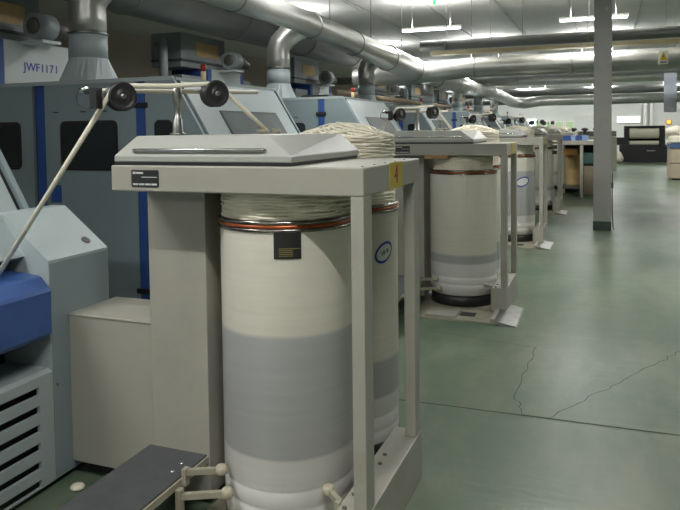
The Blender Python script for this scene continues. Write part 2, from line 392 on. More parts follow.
    for s, z in ((0, 1.752), (.6315, 1.774)):
        wheel = obj('guide_wheel', lathe(B(), [(.020, -.034), (.058, -.030), (.061, -.026), (.060, -.020), (.036, -.008), (.036, .008), (.059, .018), (.062, .024), (.060, .028), (.050, .030), (.046, .026), (.024, .026), (.022, .03), (.014, .03)], onl(s, 0, z), n, 36), BLACK, t)
        obj('hub', lathe(B(), [(.012, 0), (.012, .006), (.006, .009)], onl(s, .03, z), n, 14), STEEL, wheel)
        obj('axle', tube(B(), [onl(s, -.06, z+.006), onl(s, -.03, z)], .012, 8), IRON, wheel)
    sn = obj('sensor', box(B(), -1.963, -1.928, 2.225, 2.262, 1.70, 1.785), BLACK, t)
    obj('sensor_lens', tube(B(), [(-2.02, 2.235, 1.772), (-1.985, 2.238, 1.784)], .011, 12), CHROME, sn)
    obj('sensor_barrel', tube(B(), [(-1.99, 2.236, 1.772), (-1.925, 2.24, 1.772)], .0125, 12), BLACK, sn)
    obj('sensor_cable', tube(B(), [(-2.02, 2.235, 1.78), (-2.04, 2.238, 1.755), (-2.035, 2.24, 1.72), (-1.99, 2.243, 1.70), (-1.95, 2.243, 1.72)], .0025, 6), BLACK, sn)
    return t
coiler0 = make_coiler()
OFF = [0, 3.69, 7.38, 11.2, 15.9, 19.7]
clabels = [None, 'grey can coiler frame with its metal ramp on the floor beyond the number 4 coiler',
           'grey can coiler frame third along the row, a can with a blue oval inside',
           'grey can coiler frame fourth along the row, dark panel on its post',
           'far grey can coiler frame behind the fourth one, towards the white wall',
           'farthest grey can coiler frame at the end of the row']
coilers = [coiler0] + [clone(coiler0, (0, d, 0), l) for d, l in zip(OFF[1:], clabels[1:])]
for c in coilers[1:]:
    for k in c.children:
        if k.name.split('.')[0] in ('guide_stand', 'guide_rod', 'guide_wheel', 'sensor'): k.location.x += .13; k.location.z -= .015 if not k.name.startswith('guide_stand') else .0
st = obj('number_sticker', prism(B(), [(2.53, 1.367), (2.70, 1.367), (2.70, 1.471), (2.53, 1.471)], 'x', -.7805, -.7785), YELLOW, coiler0)
obj('digit', text_bm('4', .108, (-.7778, 2.615, 1.419), (0, 1, 0), (0, 0, 1), .0005, True, 0), RED, st)
for c in coilers[1:3]:
    s = obj('number_sticker', prism(B(), [(2.53, 1.367), (2.70, 1.367), (2.70, 1.471), (2.53, 1.471)], 'x', -.7805, -.7785), YELLOW, coiler0)
    s.parent = c
for (z0, z1) in ((1.10, 1.17), (1.20, 1.27)):
    s = obj('post_panel', box(B(), -.93, -.84, 2.222, 2.228, z0, z1), BLACK, coiler0); s.parent = coilers[3]
s = obj('cardboard_packing', box(B(), -1.50, -1.29, 2.228, 2.40, 1.338, 1.366), KRAFT, coiler0); s.parent = coilers[1]

# ------------------------------------------------------------------ cans
def rosette(r_out, z0, z1, layers, loops, tr, seg=5, dome=0., seed=1):
    """sliver laid by a coiler: overlapping circular loops, layer upon layer"""
    R = random.Random(seed); path = []
    rl = r_out*.54; ro = r_out-rl-tr
    steps = 16; tot = layers*loops*steps
    for i in range(tot):
        a = 2*math.pi*i/steps; b = 2*math.pi*i/(steps*loops)*1.003
        f = i/tot
        z = z0 + (z1-z0)*f
        wob = 1 + .012*math.sin(b*7.3+f*20) + .01*math.sin(a*.37)
        x = (ro*math.cos(b)+rl*math.cos(a))*wob; y = (ro*math.sin(b)+rl*math.sin(a))*wob
        q = (x*x+y*y)/(r_out*r_out)
        path.append((x, y, z + dome*(1-q)*max(0, (f-.5)*2) + .006*math.sin(b*3+a*.11)))
    bm = B(); tube(bm, path, tr, seg)
    lathe(bm, [(r_out*.93, z0-.05), (r_out*.95, z0), (r_out*.95, z1-.02), (r_out*.8, z1-.012+dome*.2), (r_out*.3, z1-.02+dome*.8)], (0, 0, 0), seg=28)
    return bm
def sliver_mesh(name, **k):
    bm = rosette(**k); bmesh.ops.recalc_face_normals(bm, faces=bm.faces); me = bpy.data.meshes.new(name); bm.to_mesh(me); bm.free(); me.materials.append(SLIVER); return me
COIL_TALL = sliver_mesh('sliver_coil_tall', r_out=.268, z0=-.03, z1=.325, layers=26, loops=26, tr=.0062, dome=.075)
COIL_LOW = sliver_mesh('sliver_coil_low', r_out=.272, z0=-.03, z1=.118, layers=18, loops=22, tr=.005)
def make_can(x, y, m, label, z=.026, dark_base=False):
    t = thing('sliver_can', (x, y, z), label, 'can', 'sliver cans in the coilers')
    q = .277
    prof = [(q-.02, 0), (q-.006, .006), (q-.005, .045), (q-.0015, .05), (q-.0015, .10), (q-.0035, .106), (q-.0035, .112), (q-.001, .118), (q-.001, .17), (q-.003, .176), (q-.003, .182), (q, .19),
            (q, 1.19), (q, 1.225), (q-.006, 1.226), (q-.006, 1.0)]
    bm = B(); lathe(bm, prof, (x, y, z), seg=56); obj('body', bm, m, t)
    if dark_base: obj('base_ring', lathe(B(), [(q-.015, .002), (q+.0025, .004), (q+.0025, .05), (q-.015, .052)], (x, y, z), seg=48), BLACK, t)
    rg = obj('rim', lathe(B(), [(q-.005, 1.188), (q+.005, 1.189), (q+.008, 1.195), (q+.006, 1.201), (q+.001, 1.203), (q+.001, 1.217), (q+.006, 1.218), (q+.008, 1.225), (q+.005, 1.232), (q-.004, 1.235), (q-.008, 1.232)], (x, y, z), seg=56), RINGM, t)
    obj('rim_band', lathe(B(), [(q+.001, 1.202), (q+.0065, 1.204), (q+.008, 1.210), (q+.0065, 1.216), (q+.001, 1.218)], (x, y, z), seg=56), COPPER, rg)
    return t
def patch(cx, cy, r, a0, a1, z0, z1, th=.002, n=10):
    """curved sticker on a can wall"""
    bm = B(); A = [math.radians(a0+(a1-a0)*i/n) for i in range(n+1)]
    q = [[bm.verts.new((cx+rr*math.cos(a), cy+rr*math.sin(a), zz)) for a in A] for rr, zz in ((r, z0), (r+th, z0), (r+th, z1), (r, z1))]
    for k in range(4):
        for i in range(n): bm.faces.new((q[k][i], q[k][i+1], q[(k+1) % 4][i+1], q[(k+1) % 4][i]))
    for e in (0, n): bm.faces.new([q[k][e] for k in range(4)])
    return bm
def oval(cx, cy, r, ac, zc, ra, rz, th, tilt=.25, n=28):
    bm = B(); o, i_ = [], []
    c0 = bm.verts.new((cx+(r+th)*math.cos(math.radians(ac)), cy+(r+th)*math.sin(math.radians(ac)), zc))
    for k in range(n):
        t = 2*math.pi*k/n; du = ra*math.cos(t); dz = rz*math.sin(t) + tilt*du
        a = math.radians(ac)+du/r
        o.append(bm.verts.new((cx+(r+th)*math.cos(a), cy+(r+th)*math.sin(a), zc+dz))); i_.append(bm.verts.new((cx+(r-.002)*math.cos(a), cy+(r-.002)*math.sin(a), zc+dz)))
    for k in range(n):
        bm.faces.new((c0, o[k], o[(k+1) % n])); bm.faces.new((o[k], i_[k], i_[(k+1) % n], o[(k+1) % n]))
    return bm
def add_oval(can, x, y, ac, zc, txt=None, rad=.05):
    s = obj('oval_sticker', oval(x, y, .277, ac, zc, rad*1.25, rad*1.02, .0015), BPRINT, can)
    obj('oval_field', oval(x, y, .277, ac, zc, rad*1.03, rad*.76, .0028), OVALW, s)
    if txt:
        a = math.radians(ac); nrm = Vector((math.cos(a), math.sin(a), 0))
        obj('handwriting', text_bm(txt, .03, Vector((x, y, zc))+nrm*.2805, (-math.sin(a), math.cos(a), .25), (-.05, 0, 1), .0004), BLACK, s)
canA = make_can(-1.239, 2.56, CAN1, 'white sliver can with black label and orange rim band under the number 4 coiler')
lb = obj('black_label', patch(-1.239, 2.56, .2775, -75, -53.5, 1.115, 1.216, .003), BLACK, canA)
for k in range(5):
    obj('label_print', patch(-1.239, 2.56, .2806, -71, -(60 if k < 4 else 54), 1.125+k*.007, 1.128+k*.007, .0006, 5), GOLD, lb)
pileA = bpy.data.objects.new('sliver_coil', COIL_LOW); C.objects.link(pileA); pileA.location = (-1.239, 2.56, 1.245)
tag(pileA, 'cream cotton sliver coiled in the can with the black label', 'sliver', 'coils of sliver in the cans')
canB = make_can(-1.262, 3.285, CAN4, 'full sliver can with a blue oval sticker waiting behind the black-labelled can', .003, True)
add_oval(canB, -1.262, 3.285, -24, .998, '10-9')
pileB = bpy.data.objects.new('sliver_coil', COIL_TALL); C.objects.link(pileB); pileB.location = (-1.262, 3.285, 1.235)
tag(pileB, 'tall cream heap of cotton sliver coils behind the lid of the number 4 coiler', 'sliver', 'coils of sliver in the cans')
rl = ['second', 'third', 'fourth', 'fifth', 'sixth']
for i, d in enumerate(OFF[1:]):
    if i < 4:
        c = clone(canA, (0, d, 0), f'cream sliver can standing in the {rl[i]} coiler of the row'); c.location.x += .02; c.scale = (1.09, 1.09, .91); c.location.z = .112
        obj('pedestal', lathe(B(), [(.27, .0152), (.295, .02), (.295, .1), (.27, .111)], (-1.219, 2.56+d, 0), seg=32), BLACK, coilers[i+1])
        for k in list(c.children):
            if k.name.startswith('black_label'):
                for g in list(k.children): bpy.data.objects.remove(g)
                bpy.data.objects.remove(k)
            elif k.name.startswith('body'):
                k.data = k.data.copy(); k.data.materials[0] = CAN2 if i != 1 else CAN3
        if i == 1: add_oval(c, -1.219, 2.56+d, -58, .93, None, .075)
        p = pileA.copy(); C.objects.link(p); p.location.y += d; p.location.x += .02; p.location.z -= .012; p['label'] = f'cream sliver coil topping the can inside the {rl[i]} coiler'
    c = clone(canB, (0, d, 0), f'full sliver can waiting behind the can of the {rl[i]} coiler')
    for k in list(c.children):
        if k.name.startswith('oval'):
            for g in list(k.children): bpy.data.objects.remove(g)
            bpy.data.objects.remove(k)
    p = pileB.copy(); C.objects.link(p); p.location.y += d; p['label'] = f'tall cream heap of sliver coils behind the lid of the {rl[i]} coiler'

# sliver strand from each card over the two wheels into the coiler
def strand():
    d = Vector((.5145, .8575, 0)); L0 = Vector((-1.89, 2.33, 0))
    w1 = L0 + Vector((0, 0, 1.752)); w2 = L0 + d*(.6315*.688) + Vector((0, 0, 1.774)); e = Vector((-1.525, 2.93, 1.606))
    r = .046; P = [Vector((-2.43, 2.16, .99))]
    def on(c, ang): return c + d*(r*math.cos(math.radians(ang))) + Vector((0, 0, r*math.sin(math.radians(ang))))
    P += [on(w1, a) for a in (165, 145, 125, 105, 90)]
    m = (on(w1, 90)+on(w2, 90))/2 - Vector((0, 0, .006)); P.append(m)
    P += [on(w2, a) for a in (92, 70, 50, 34)]
    P.append((on(w2, 34)+e)/2); P.append(e)
    return P
bm = B(); tube(bm, strand(), .0105, 10)
s0 = tag(obj('sliver_strand', bm, SLIVER), 'cream sliver strand running up to the black wheels on the number 4 coiler', 'sliver', 'strands of sliver')
for i, d in enumerate(OFF[1:4]):
    s = s0.copy(); C.objects.link(s); s.location.y += d; s.location.x += .12; s['label'] = f'cream sliver strand running over the black wheels of the {rl[i]} coiler'

# grey cabinet beside the column
cb = thing('control_cabinet', (-2.08, 2.6, 0), 'warm grey metal cabinet on the floor between the louvred machine and the coiler column', 'cabinet')
obj('body', box(B(), -2.316, -1.852, 2.45, 2.78, .07, .76, .004), PAINT, cb)
obj('lid', box(B(), -2.318, -1.85, 2.446, 2.782, .757, .768, .003), PAINT, cb)
obj('plinth', box(B(), -2.28, -1.88, 2.52, 2.77, 0, .07), DARK, cb)
tag(obj('cotton_scrap', lathe(B(), [(.02, 0), (.035, .006), (.028, .016), (.01, .022)], (-2.21, 2.36, .0), seg=9), SLIVER), 'small tuft of cream cotton fluff lying on the floor by the louvres', 'fluff')

# ------------------------------------------------------------------ carding machines
def make_card(y0):
    y1 = y0 + 1.8
    t = thing('carding_machine', (-3.6, y0+.9, 0), 'blue-grey carding machine with dark windows and blue strips', 'machine', 'carding machines in a row')
    zt = 2.03
    sl = lambda z: -3.155 + (zt-z)*(.505/.83)          # x on the slope at height z
    prof = [(-6.0, .06), (-6.0, zt-.02), (-3.175, zt-.02), (-2.68, 1.2), (-2.68, .06)]
    obj('core', prism(B(), prof, 'y', y0+.03, y1-.03), DARK, t)
    for ya, yb in ((y0, y0+.03), (y1-.03, y1)):
        front = ya == y0
        obj('side_panel', box(B(), -6.0, -4.585, ya, yb, .08, zt), CARD, t)
        obj('side_panel', box(B(), -4.45, -3.505, ya, yb, .08, zt), CARD, t)
        obj('side_panel', prism(B(), [(-3.415, .08), (-3.415, zt), (-3.155, zt), (-2.65, 1.2), (-2.65, .08)], 'y', ya, yb), CARD, t)
        obj('top_edge', box(B(), -6.0, -3.16, ya-.004, yb, zt-.02, zt+.012), CARDL, t)
        if front:
            for (a, b) in ((-4.545, -4.455), (-3.5, -3.42)):
                s = obj('blue_strip', box(B(), a, b, ya-.004, yb, .2, zt-.03, .004), BLUE, t)
                for z in ((1.82, .32) if a > -4 else (.32,)): obj('hinge', box(B(), a-.03, b+.03, ya-.014, ya-.004, z-.02, z+.02), BLACK, s)
            for (a, b) in ((-5.35, -4.72), (-4.285, -3.69)):
                f = obj('window_frame', prism(B(), rrect(a, b, 1.292, 1.705, .05), 'y', ya-.006, ya), BLACK, t)
                obj('pane', prism(B(), rrect(a+.02, b-.02, 1.312, 1.685, .04), 'y', ya-.009, ya-.006), GLASS, f)
            wp = [(-3.33, 1.36), (-3.33, 1.67), (-3.30, 1.70), (-3.19, 1.70), (-3.165, 1.68), (-3.05, 1.48), (-3.05, 1.36)]
            f = obj('window_frame', prism(B(), wp, 'y', ya-.006, ya), BLACK, t)
            obj('pane', prism(B(), [(x*.96-.128, z*.96+.062) for x, z in wp], 'y', ya-.009, ya-.006), GLASS, f)
            obj('latch', box(B(), -4.395, -4.29, ya-.012, ya, 1.02, 1.165), BLUE, t)
            for x in (-4.36, -4.07, -3.85): obj('vent_slit', box(B(), x, x+.06, ya-.002, ya, 1.775, 1.785), BLACK, t)
    # sloping front with its slanted window
    def slab(ya, yb, za, zb, out0, out1):
        nx, nz = .854, .52
        bm = B()
        A = [(sl(zb)+nx*out0, ya, zb+nz*out0), (sl(za)+nx*out0, ya, za+nz*out0), (sl(za)+nx*out1, ya, za+nz*out1), (sl(zb)+nx*out1, ya, zb+nz*out1)]
        prism_pts(bm, [Vector(p) for p in A], [Vector((p[0], yb, p[2])) for p in A]); return bm
    fp = obj('front_slope', slab(y0+.085, y1-.075, 1.21, 2.03, -.03, .0), CARDL, t)
    wf = obj('window_frame', slab(y0+.43, y0+1.47, 1.38, 1.775, 0, .006), BLACK, fp)
    obj('pane', slab(y0+.45, y0+1.45, 1.395, 1.76, .006, .009), GREYGLASS, wf)
    obj('top_cover', box(B(), -6.0, -3.14, y0+.03, y1-.03, zt-.02, zt+.004), CARDL, t)
    # delivery end: end housings, lid, louvres, blue cover
    hp = [(-2.32, .03), (-2.32, 1.03), (-2.585, 1.232), (-2.66, 1.232), (-2.66, .03)]
    for ya, yb in ((y0-.05, y0+.34), (y1-.24, y1+.15)):
        h = obj('end_housing', prism(B(), hp, 'y', ya, yb), CARDL, t)
        obj('side_skin', box(B(), -2.322, -2.317, ya+.006, yb-.006, .04, 1.018), CARD, h)
        bm = B(); lathe(bm, [(.023, 0), (.023, .003)], (-2.38, yb-.085, 1.0755), (.607, 0, .795), 16); obj('plug', bm, BLACK, h)
        for z in (.46,): obj('screw', lathe(B(), [(.007, 0), (.005, .004)], (-2.317, ya+.03, z), (1, 0, 0), 8), IRON, h)
        obj('lug', box(B(), -2.36, -2.34, yb, yb+.012, .90, .94), BLACK, h)
    ya, yb = y0+.34, y1-.24
    obj('delivery_lid', prism(B(), [(-2.59, 1.225), (-2.46, 1.045), (-2.475, 1.035), (-2.61, 1.215)], 'y', ya, yb), CARDL, t)
    obj('delivery_back', box(B(), -2.66, -2.6, ya, yb, .05, 1.22), DARK, t)
    obj('blue_cover', prism(B(), [(-2.30, .70), (-2.283, .72), (-2.28, .905), (-2.288, .92), (-2.335, .965), (-2.35, .97), (-2.56, .985), (-2.56, .70)], 'y', ya, yb-.03), BLUEC, t)
    obj('ledge', prism(B(), [(-2.318, .505), (-2.318, .53), (-2.335, .546), (-2.58, .546), (-2.58, .53), (-2.34, .505)], 'y', ya, yb), CARDL, t)
    lv = obj('louvre_frame', box(B(), -2.335, -2.318, yb-.076, yb, .03, .505), CARDL, t)
    obj('louvre_back', box(B(), -2.42, -2.40, ya, yb, .03, .5), DARK, t)
    z = .505
    for k in range(7):
        top = .505 if k == 0 else .485-.083*(k-1)-.036
        bot = .485-.083*k if k < 6 else .03
        obj('slat', box(B(), -2.335, -2.318, ya, yb-.076, bot, top), CARDL, t)
    # signal lamp on the hood
    lp = obj('signal_lamp', tube(B(), [(-3.22, y0+.55, zt), (-3.22, y0+.55, zt+.09)], .022, 12), mat('ivory_lens', (206, 186, 150), .4), t)
    obj('lens', tube(B(), [(-3.22, y0+.55, zt+.09), (-3.22, y0+.55, zt+.15)], .024, 12), REDLENS, lp)
    return t
PITCH = 3.72
CY = [.78 + PITCH*k for k in range(4)] + [.78 + PITCH*k + 1.0 for k in range(4, 8)]
card0 = make_card(CY[0])
card0['label'] = 'pale blue-grey carding machine end with louvres and a blue cover'
cl = ['blue-grey carding machine with black windows and blue strips behind the number 4 coiler',
      'blue-grey carding machine whose hood shows behind the heap of sliver', 'blue-grey carding machine whose hood shows behind the second coiler',
      'blue-grey carding machine behind the third coiler', 'far blue-grey carding machine beyond the cross duct', 'far blue-grey carding machine, last but one of the row', 'farthest blue-grey carding machine of the row']
cards = [card0] + [clone(card0, (0, y-CY[0], 0), l) for y, l in zip(CY[1:], cl)]

# ------------------------------------------------------------------ chute feeders behind the cards
def make_feeder(y0):
    t = thing('chute_feeder', (-5.9, y0+.9, 0), 'grey chute feeder tower with blue corner strips', 'machine', 'chute feeders behind the carding machines')
    obj('body', box(B(), -6.6, -6.02, y0-.1, y0+1.8, 0, 2.05), FEED, t)
    lh = obj('lower_housing', box(B(), -6.02, -5.4, y0+.47, y0+1.32, 2.045, 2.52, .006), FEEDL, t)
    for a, b in ((.36, .47), (1.32, 1.42)): obj('blue_strip', box(B(), -6.02, -5.40, y0+a, y0+b, 2.045, 2.515, .005), BLUE, t)
    obj('wing_panel', box(B(), -6.02, -5.46, y0-.2, y0+.36, 2.045, 2.4), FEED, t)
    obj('wing_panel', box(B(), -6.02, -5.46, y0+1.42, y0+1.75, 2.045, 2.42), FEED, t)
    uh = obj('upper_housing', box(B(), -6.02, -5.52, y0-.12, y0+1.05, 2.52, 3.0, .006), FEED, t)
    obj('upper_trim', box(B(), -6.02, -5.505, y0-.13, y0+1.06, 2.60, 2.63), mat('dark_grey_trim', (70, 74, 76), .5), uh)
    obj('beige_pane', box(B(), -5.53, -5.512, y0+.25, y0+.85, 2.70, 2.90), BEIGE, uh)
    dm = obj('motor', tube(B(), [(-5.22, y0+.66, 2.66), (-5.22, y0+.88, 2.66)], .13, 24), FEED, t)
    obj('motor_cap', lathe(B(), [(.085, 0), (.07, .012), (.03, .014)], (-5.22, y0+.66, 2.66), (0, -1, 0), 20), IRON, dm)
    obj('gearbox', tube(B(), [(-5.22, y0+.88, 2.66), (-5.22, y0+1.05, 2.65), (-5.22, y0+1.2, 2.62)], [.09, .075, .055], 16), IRON, dm)
    obj('motor_foot', box(B(), -5.42, -5.1, y0+.66, y0+.9, 2.49, 2.52), FEEDL, dm)
    obj('side_pipe', tube(B(), [(-5.6, y0-.42, 2.04), (-5.6, y0-.42, 2.62), (-5.62, y0-.40, 2.78), (-5.7, y0-.3, 2.86), (-5.9, y0-.12, 2.88)], .06, 12), FEED, t)
    return t
f0 = make_feeder(CY[1])
lh = child(f0, 'lower_housing')
feeders = [f0] + [clone(f0, (0, y-CY[1], 0)) for y in CY[2:]]
f0['label'] = 'grey chute feeder tower lettered JWF1171 beside the silver riser duct'
for f, l in zip(feeders[1:], ['grey chute feeder tower with a round motor above the number 4 coiler', 'grey chute feeder tower above the heap of sliver', 'grey chute feeder tower under the silver cross duct',
                              'far grey chute feeder tower beyond the cross duct', 'far grey chute feeder tower, last but one of its row', 'farthest grey chute feeder tower of its row']): f['label'] = l
for k, ch in enumerate('JWF1171'):
    obj('letter', text_bm(ch, .115, (-5.398, CY[1]+.72+(.0, .078, .165, .227, .287, .352, .418)[k], 2.27), (0, 1, 0), (0, 0, 1), .001), BPRINT, lh)

# ------------------------------------------------------------------ ducts
def make_riser(y0):
    x, y = -4.21, y0+.28
    t = thing('riser_duct', (x, y, 2.034), 'galvanised riser duct', 'duct', 'riser ducts on the carding machines')
    bm = B(); n = 24; r = .162
    sq = []
    for k in range(n):
        a = 2*math.pi*(k+.5)/n; c, s = math.cos(a), math.sin(a); f = min(.205/max(abs(c), abs(s)), .27)
        sq.append((x+c*f, y+s*f, 2.036))
    prism_pts(bm, [Vector(p) for p in sq], [Vector((x+r*math.cos(2*math.pi*(k+.5)/n), y+r*math.sin(2*math.pi*(k+.5)/n), 2.25)) for k in range(n)])
    obj('transition', bm, CARDL, t)
    obj('lower_section', tube(B(), [(x, y, 2.25), (x, y, 2.45)], r, 24), CARDL, t)
    obj('flange', lathe(B(), [(r, 0), (r+.012, .003), (r+.012, .018), (r, .021)], (x, y, 2.45), seg=24), STEEL, t)
    obj('pipe', tube(B(), [(x, y, 2.45), (x, y, 2.6), (x, y, 2.72), (x+.03, y+.02, 2.81), (x+.10, y+.06, 2.9), (x+.21, y+.1, 2.98), (x+.36, y+.14, 3.06)], r-.004, 24), GALV, t)
    return t
r0 = make_riser(CY[1])
risers = [r0] + [clone(r0, (0, y-CY[1], 0)) for y in CY[2:]]
for r, l in zip(risers, ['silver riser duct on a square foot beside the JWF1171 lettering', 'silver riser duct bending into the long duct behind the number 4 coiler', 'silver riser duct standing behind the heap of sliver',
                         'silver riser duct just past the end of the long duct', 'far silver riser duct beyond the cross duct', 'far silver riser duct, last but one of the row', 'farthest silver riser duct of the row']): r['label'] = l
def duct(name, path, r, m, label, rings=(), seg=28, hang=()):
    P = [Vector(p) for p in path]; base = P[0]
    t = thing(name, base, label, 'duct')
    obj('pipe', tube(B(), P, r, seg), m, t)
    for p, d in rings: obj('flange', lathe(B(), [(r-.004, -.012), (r+.012, -.01), (r+.012, .01), (r-.004, .012)], p, d, seg), STEEL, t)
    for p in hang: obj('hanger', tube(B(), [Vector(p)+Vector((0, 0, r-.01)), (p[0], p[1], CEIL)], .006, 6), STEEL, t)
    return t
def ys(a, b, s): 
    o = []; 
    while a < b: o.append(a); a += s
    return o
LD = [(-2, 3.075, .155), (8.3, 3.075, .155), (8.7, 3.06, .175), (11.9, 2.96, .205), (12.2, 2.945, .235), (14.1, 2.87, .245)]
def ldz(y):
    for (a, z, r), (b, z2, r2) in zip(LD, LD[1:]):
        if y <= b: f = (y-a)/(b-a); return z+(z2-z)*f, r+(r2-r)*f
ld = duct('long_air_duct', [(-3.8, y, z) for y, z, r in LD], [r for _, _, r in LD], GALV, 'long silver air duct running over the carding machines', [], 32)
for y in (4.6, 6.6, 8.7, 10.4, 12.2, 14.05):
    z, r = ldz(y); obj('flange', lathe(B(), [(r-.004, -.012), (r+.012, -.01), (r+.012, .01), (r-.004, .012)], (-3.8, y, z), (0, 1, 0), 32), STEEL, ld)
for y in (5.5, 9.4, 11.3, 13.2):
    z, r = ldz(y); obj('hanger', tube(B(), [(-3.8, y, z+r-.01), (-3.8, y, CEIL)], .006, 6), STEEL, ld)
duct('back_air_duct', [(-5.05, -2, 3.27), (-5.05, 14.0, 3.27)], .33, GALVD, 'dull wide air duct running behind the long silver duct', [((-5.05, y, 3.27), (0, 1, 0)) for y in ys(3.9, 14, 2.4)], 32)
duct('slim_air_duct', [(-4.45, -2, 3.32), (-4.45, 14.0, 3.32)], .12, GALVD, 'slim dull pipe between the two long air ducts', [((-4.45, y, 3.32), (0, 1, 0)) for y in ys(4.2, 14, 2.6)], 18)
duct('cross_air_duct', [(-5.2, 14.35, 2.75), (-4.4, 14.32, 2.78), (-3.6, 14.25, 2.80), (-3.1, 14.2, 2.84), (-2.6, 14.2, 2.87), (8.9, 14.2, 2.87)], .21, GALV, 'big silver cross duct spanning the hall, warning sign hung below it', [((x, 14.2, 2.87), (1, 0, 0)) for x in ys(-2.5, 8, 1.9)], 28, [(x, 14.2, 2.87) for x in ys(-2.2, 8, 1.9)])
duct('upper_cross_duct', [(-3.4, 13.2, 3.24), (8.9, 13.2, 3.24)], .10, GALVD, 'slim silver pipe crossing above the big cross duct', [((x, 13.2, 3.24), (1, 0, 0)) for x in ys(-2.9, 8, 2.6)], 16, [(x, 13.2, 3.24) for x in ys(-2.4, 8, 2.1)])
duct('far_long_duct', [(-3.9, 15.5, 2.86), (-3.85, 28.4, 2.86), (-3.7, 29.6, 2.72), (-3.3, 30.6, 2.66), (-2.6, 31, 2.78), (8.9, 31, 2.82)], .22, GALV, 'silver duct over the far carding machines elbowing across the hall', [((-3.88, y, 2.86), (0, 1, 0)) for y in ys(16.5, 28, 2.2)], 24)
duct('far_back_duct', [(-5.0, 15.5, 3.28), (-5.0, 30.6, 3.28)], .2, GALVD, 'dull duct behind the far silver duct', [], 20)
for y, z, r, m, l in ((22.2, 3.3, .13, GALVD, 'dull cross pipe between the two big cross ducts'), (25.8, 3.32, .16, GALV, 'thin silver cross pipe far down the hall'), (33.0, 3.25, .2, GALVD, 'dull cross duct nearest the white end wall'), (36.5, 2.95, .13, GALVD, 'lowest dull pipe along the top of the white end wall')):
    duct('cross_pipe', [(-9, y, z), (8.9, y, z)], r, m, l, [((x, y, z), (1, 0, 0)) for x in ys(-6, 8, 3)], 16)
bpp = duct('beige_pipe', [(-4.9, 12.3, 2.34), (-4.9, 31, 2.34)], .06, PIPEB, 'beige pipe running low behind the riser ducts', [], 14)
for f in range(3, 7): obj('bracket', box(B(), -5.46, -4.9, CY[f]+.1, CY[f]+.14, 2.25, 2.285), STEEL, bpp)
# cable tray: beige lit trough between the two cross ducts
tr = thing('cable_tray', (0, 13.75, 3.2), 'beige cable tray above the big silver cross duct', 'tray')
obj('tray_floor', box(B(), -3.3, 8.9, 13.55, 13.85, 3.10, 3.11), mat('beige_tray', (200, 186, 150), .5, var=.12, scale=3), tr)
for y in (13.55, 13.85): obj('tray_side', box(B(), -3.3, 8.9, y-.004, y+.004, 3.10, 3.165), mat('beige_tray', (200, 186, 150)), tr)
for k in range(8): obj('hanger', tube(B(), [(-3.0+k*1.5, 13.7, 3.11), (-3.0+k*1.5, 13.7, CEIL)], .006, 6), STEEL, tr)
# ceiling ribs
for k in range(12):
    tag(obj('trim_%d' % (k+1), box(B(), -8+k*1.45, -7.96+k*1.45, 2, 39.9, CEIL-.03, CEIL), mat('ceiling_rib', (176, 178, 176), .6)), kind='structure')

# warning sign, hanging board, green lamp
sg = thing('warning_sign', (.99, 13.98, 2.7), 'white hanging sign with a yellow warning triangle on the cross duct', 'sign')
obj('board', box(B(), .91, 1.08, 13.92, 13.93, 2.75, 3.0), WHITE, sg)
bm = B(); prism(bm, [(.925, 2.82), (1.065, 2.82), (.995, 2.975)], 'y', 13.915, 13.92); tri = obj('triangle', bm, mat('sign_yellow', (214, 180, 40), .5), sg)
obj('bolt_symbol', prism(B(), [(.985, 2.85), (1.012, 2.90), (.995, 2.90), (1.0, 2.935), (.977, 2.888), (.993, 2.888)], 'y', 13.912, 13.915), BLACK, tri)
for x in (.93, 1.06): obj('wire', tube(B(), [(x, 13.925, 2.99), (x, 14.045, 3.01)], .003, 5), STEEL, sg)
obj('caption', box(B(), .935, 1.055, 13.916, 13.92, 2.775, 2.795), mat('sign_grey', (90, 90, 90), .5), sg)
hb = thing('hanging_board', (1.2, 15.0, 2.0), 'grey rectangular board hanging below the cross duct beside the warning sign', 'board')
obj('board', box(B(), 1.09, 1.32, 15.0, 15.02, 1.88, 2.66), mat('grey_board', (150, 156, 164), .3, var=.25, scale=3), hb)
for x in (1.12, 1.29): obj('wire', tube(B(), [(x, 15.01, 2.66), (x, 15.01, CEIL)], .003, 5), STEEL, hb)
gl = thing('green_lamp', (-2.98, 12.6, 3.92), 'small green lamp hanging from the ceiling', 'lamp')
obj('lens', lathe(B(), [(.012, 0), (.03, .03), (.03, .2), (.02, .22)], (-2.98, 12.6, 3.92), seg=10), GREENL, gl)
obj('stem', tube(B(), [(-2.98, 12.6, 4.13), (-2.98, 12.6, CEIL)], .01, 6), BLACK, gl)

# ------------------------------------------------------------------ far end of the hall
def win(n, x0, x1, z0, z1, y=39.99, pane=DAY, mull=1, label=None):
    o = tag(obj('window_%d' % n, box(B(), x0-.05, x1+.05, y-.05, y, z0-.05, z1+.05), WHITE), kind='structure')
    for k in range(mull+1):
        a = x0+(x1-x0)*k/(mull+1)+.02; b = x0+(x1-x0)*(k+1)/(mull+1)-.02
        obj('pane', box(B(), a, b, y-.06, y-.05, z0, z1), pane, o)
win(1, -4.75, -3.6, 1.72, 2.1, mull=1); win(2, .6, 1.75, 1.84, 2.16, mull=0)
for k, x in enumerate((-3.75, -3.15, -2.6, -2.05)): win(3+k, x, x+.42, 1.5, 1.92, pane=GREENP, mull=0)
tag(obj('door_1', box(B(), -1.55, -.5, 39.93, 39.99, 0, 2.25), mat('pale_door', (196, 198, 194), .5)), kind='structure')
for k, (x, l) in enumerate(((2.0, 'white pipe running down the far end wall'), (2.3, 'white pipe running down the far end wall'))):
    tag(obj('wall_pipe', tube(B(), [(x, 39.85, .4), (x, 39.85, 3.8)], .09, 10), WHITE), l, 'pipe', 'white pipes on the end wall')
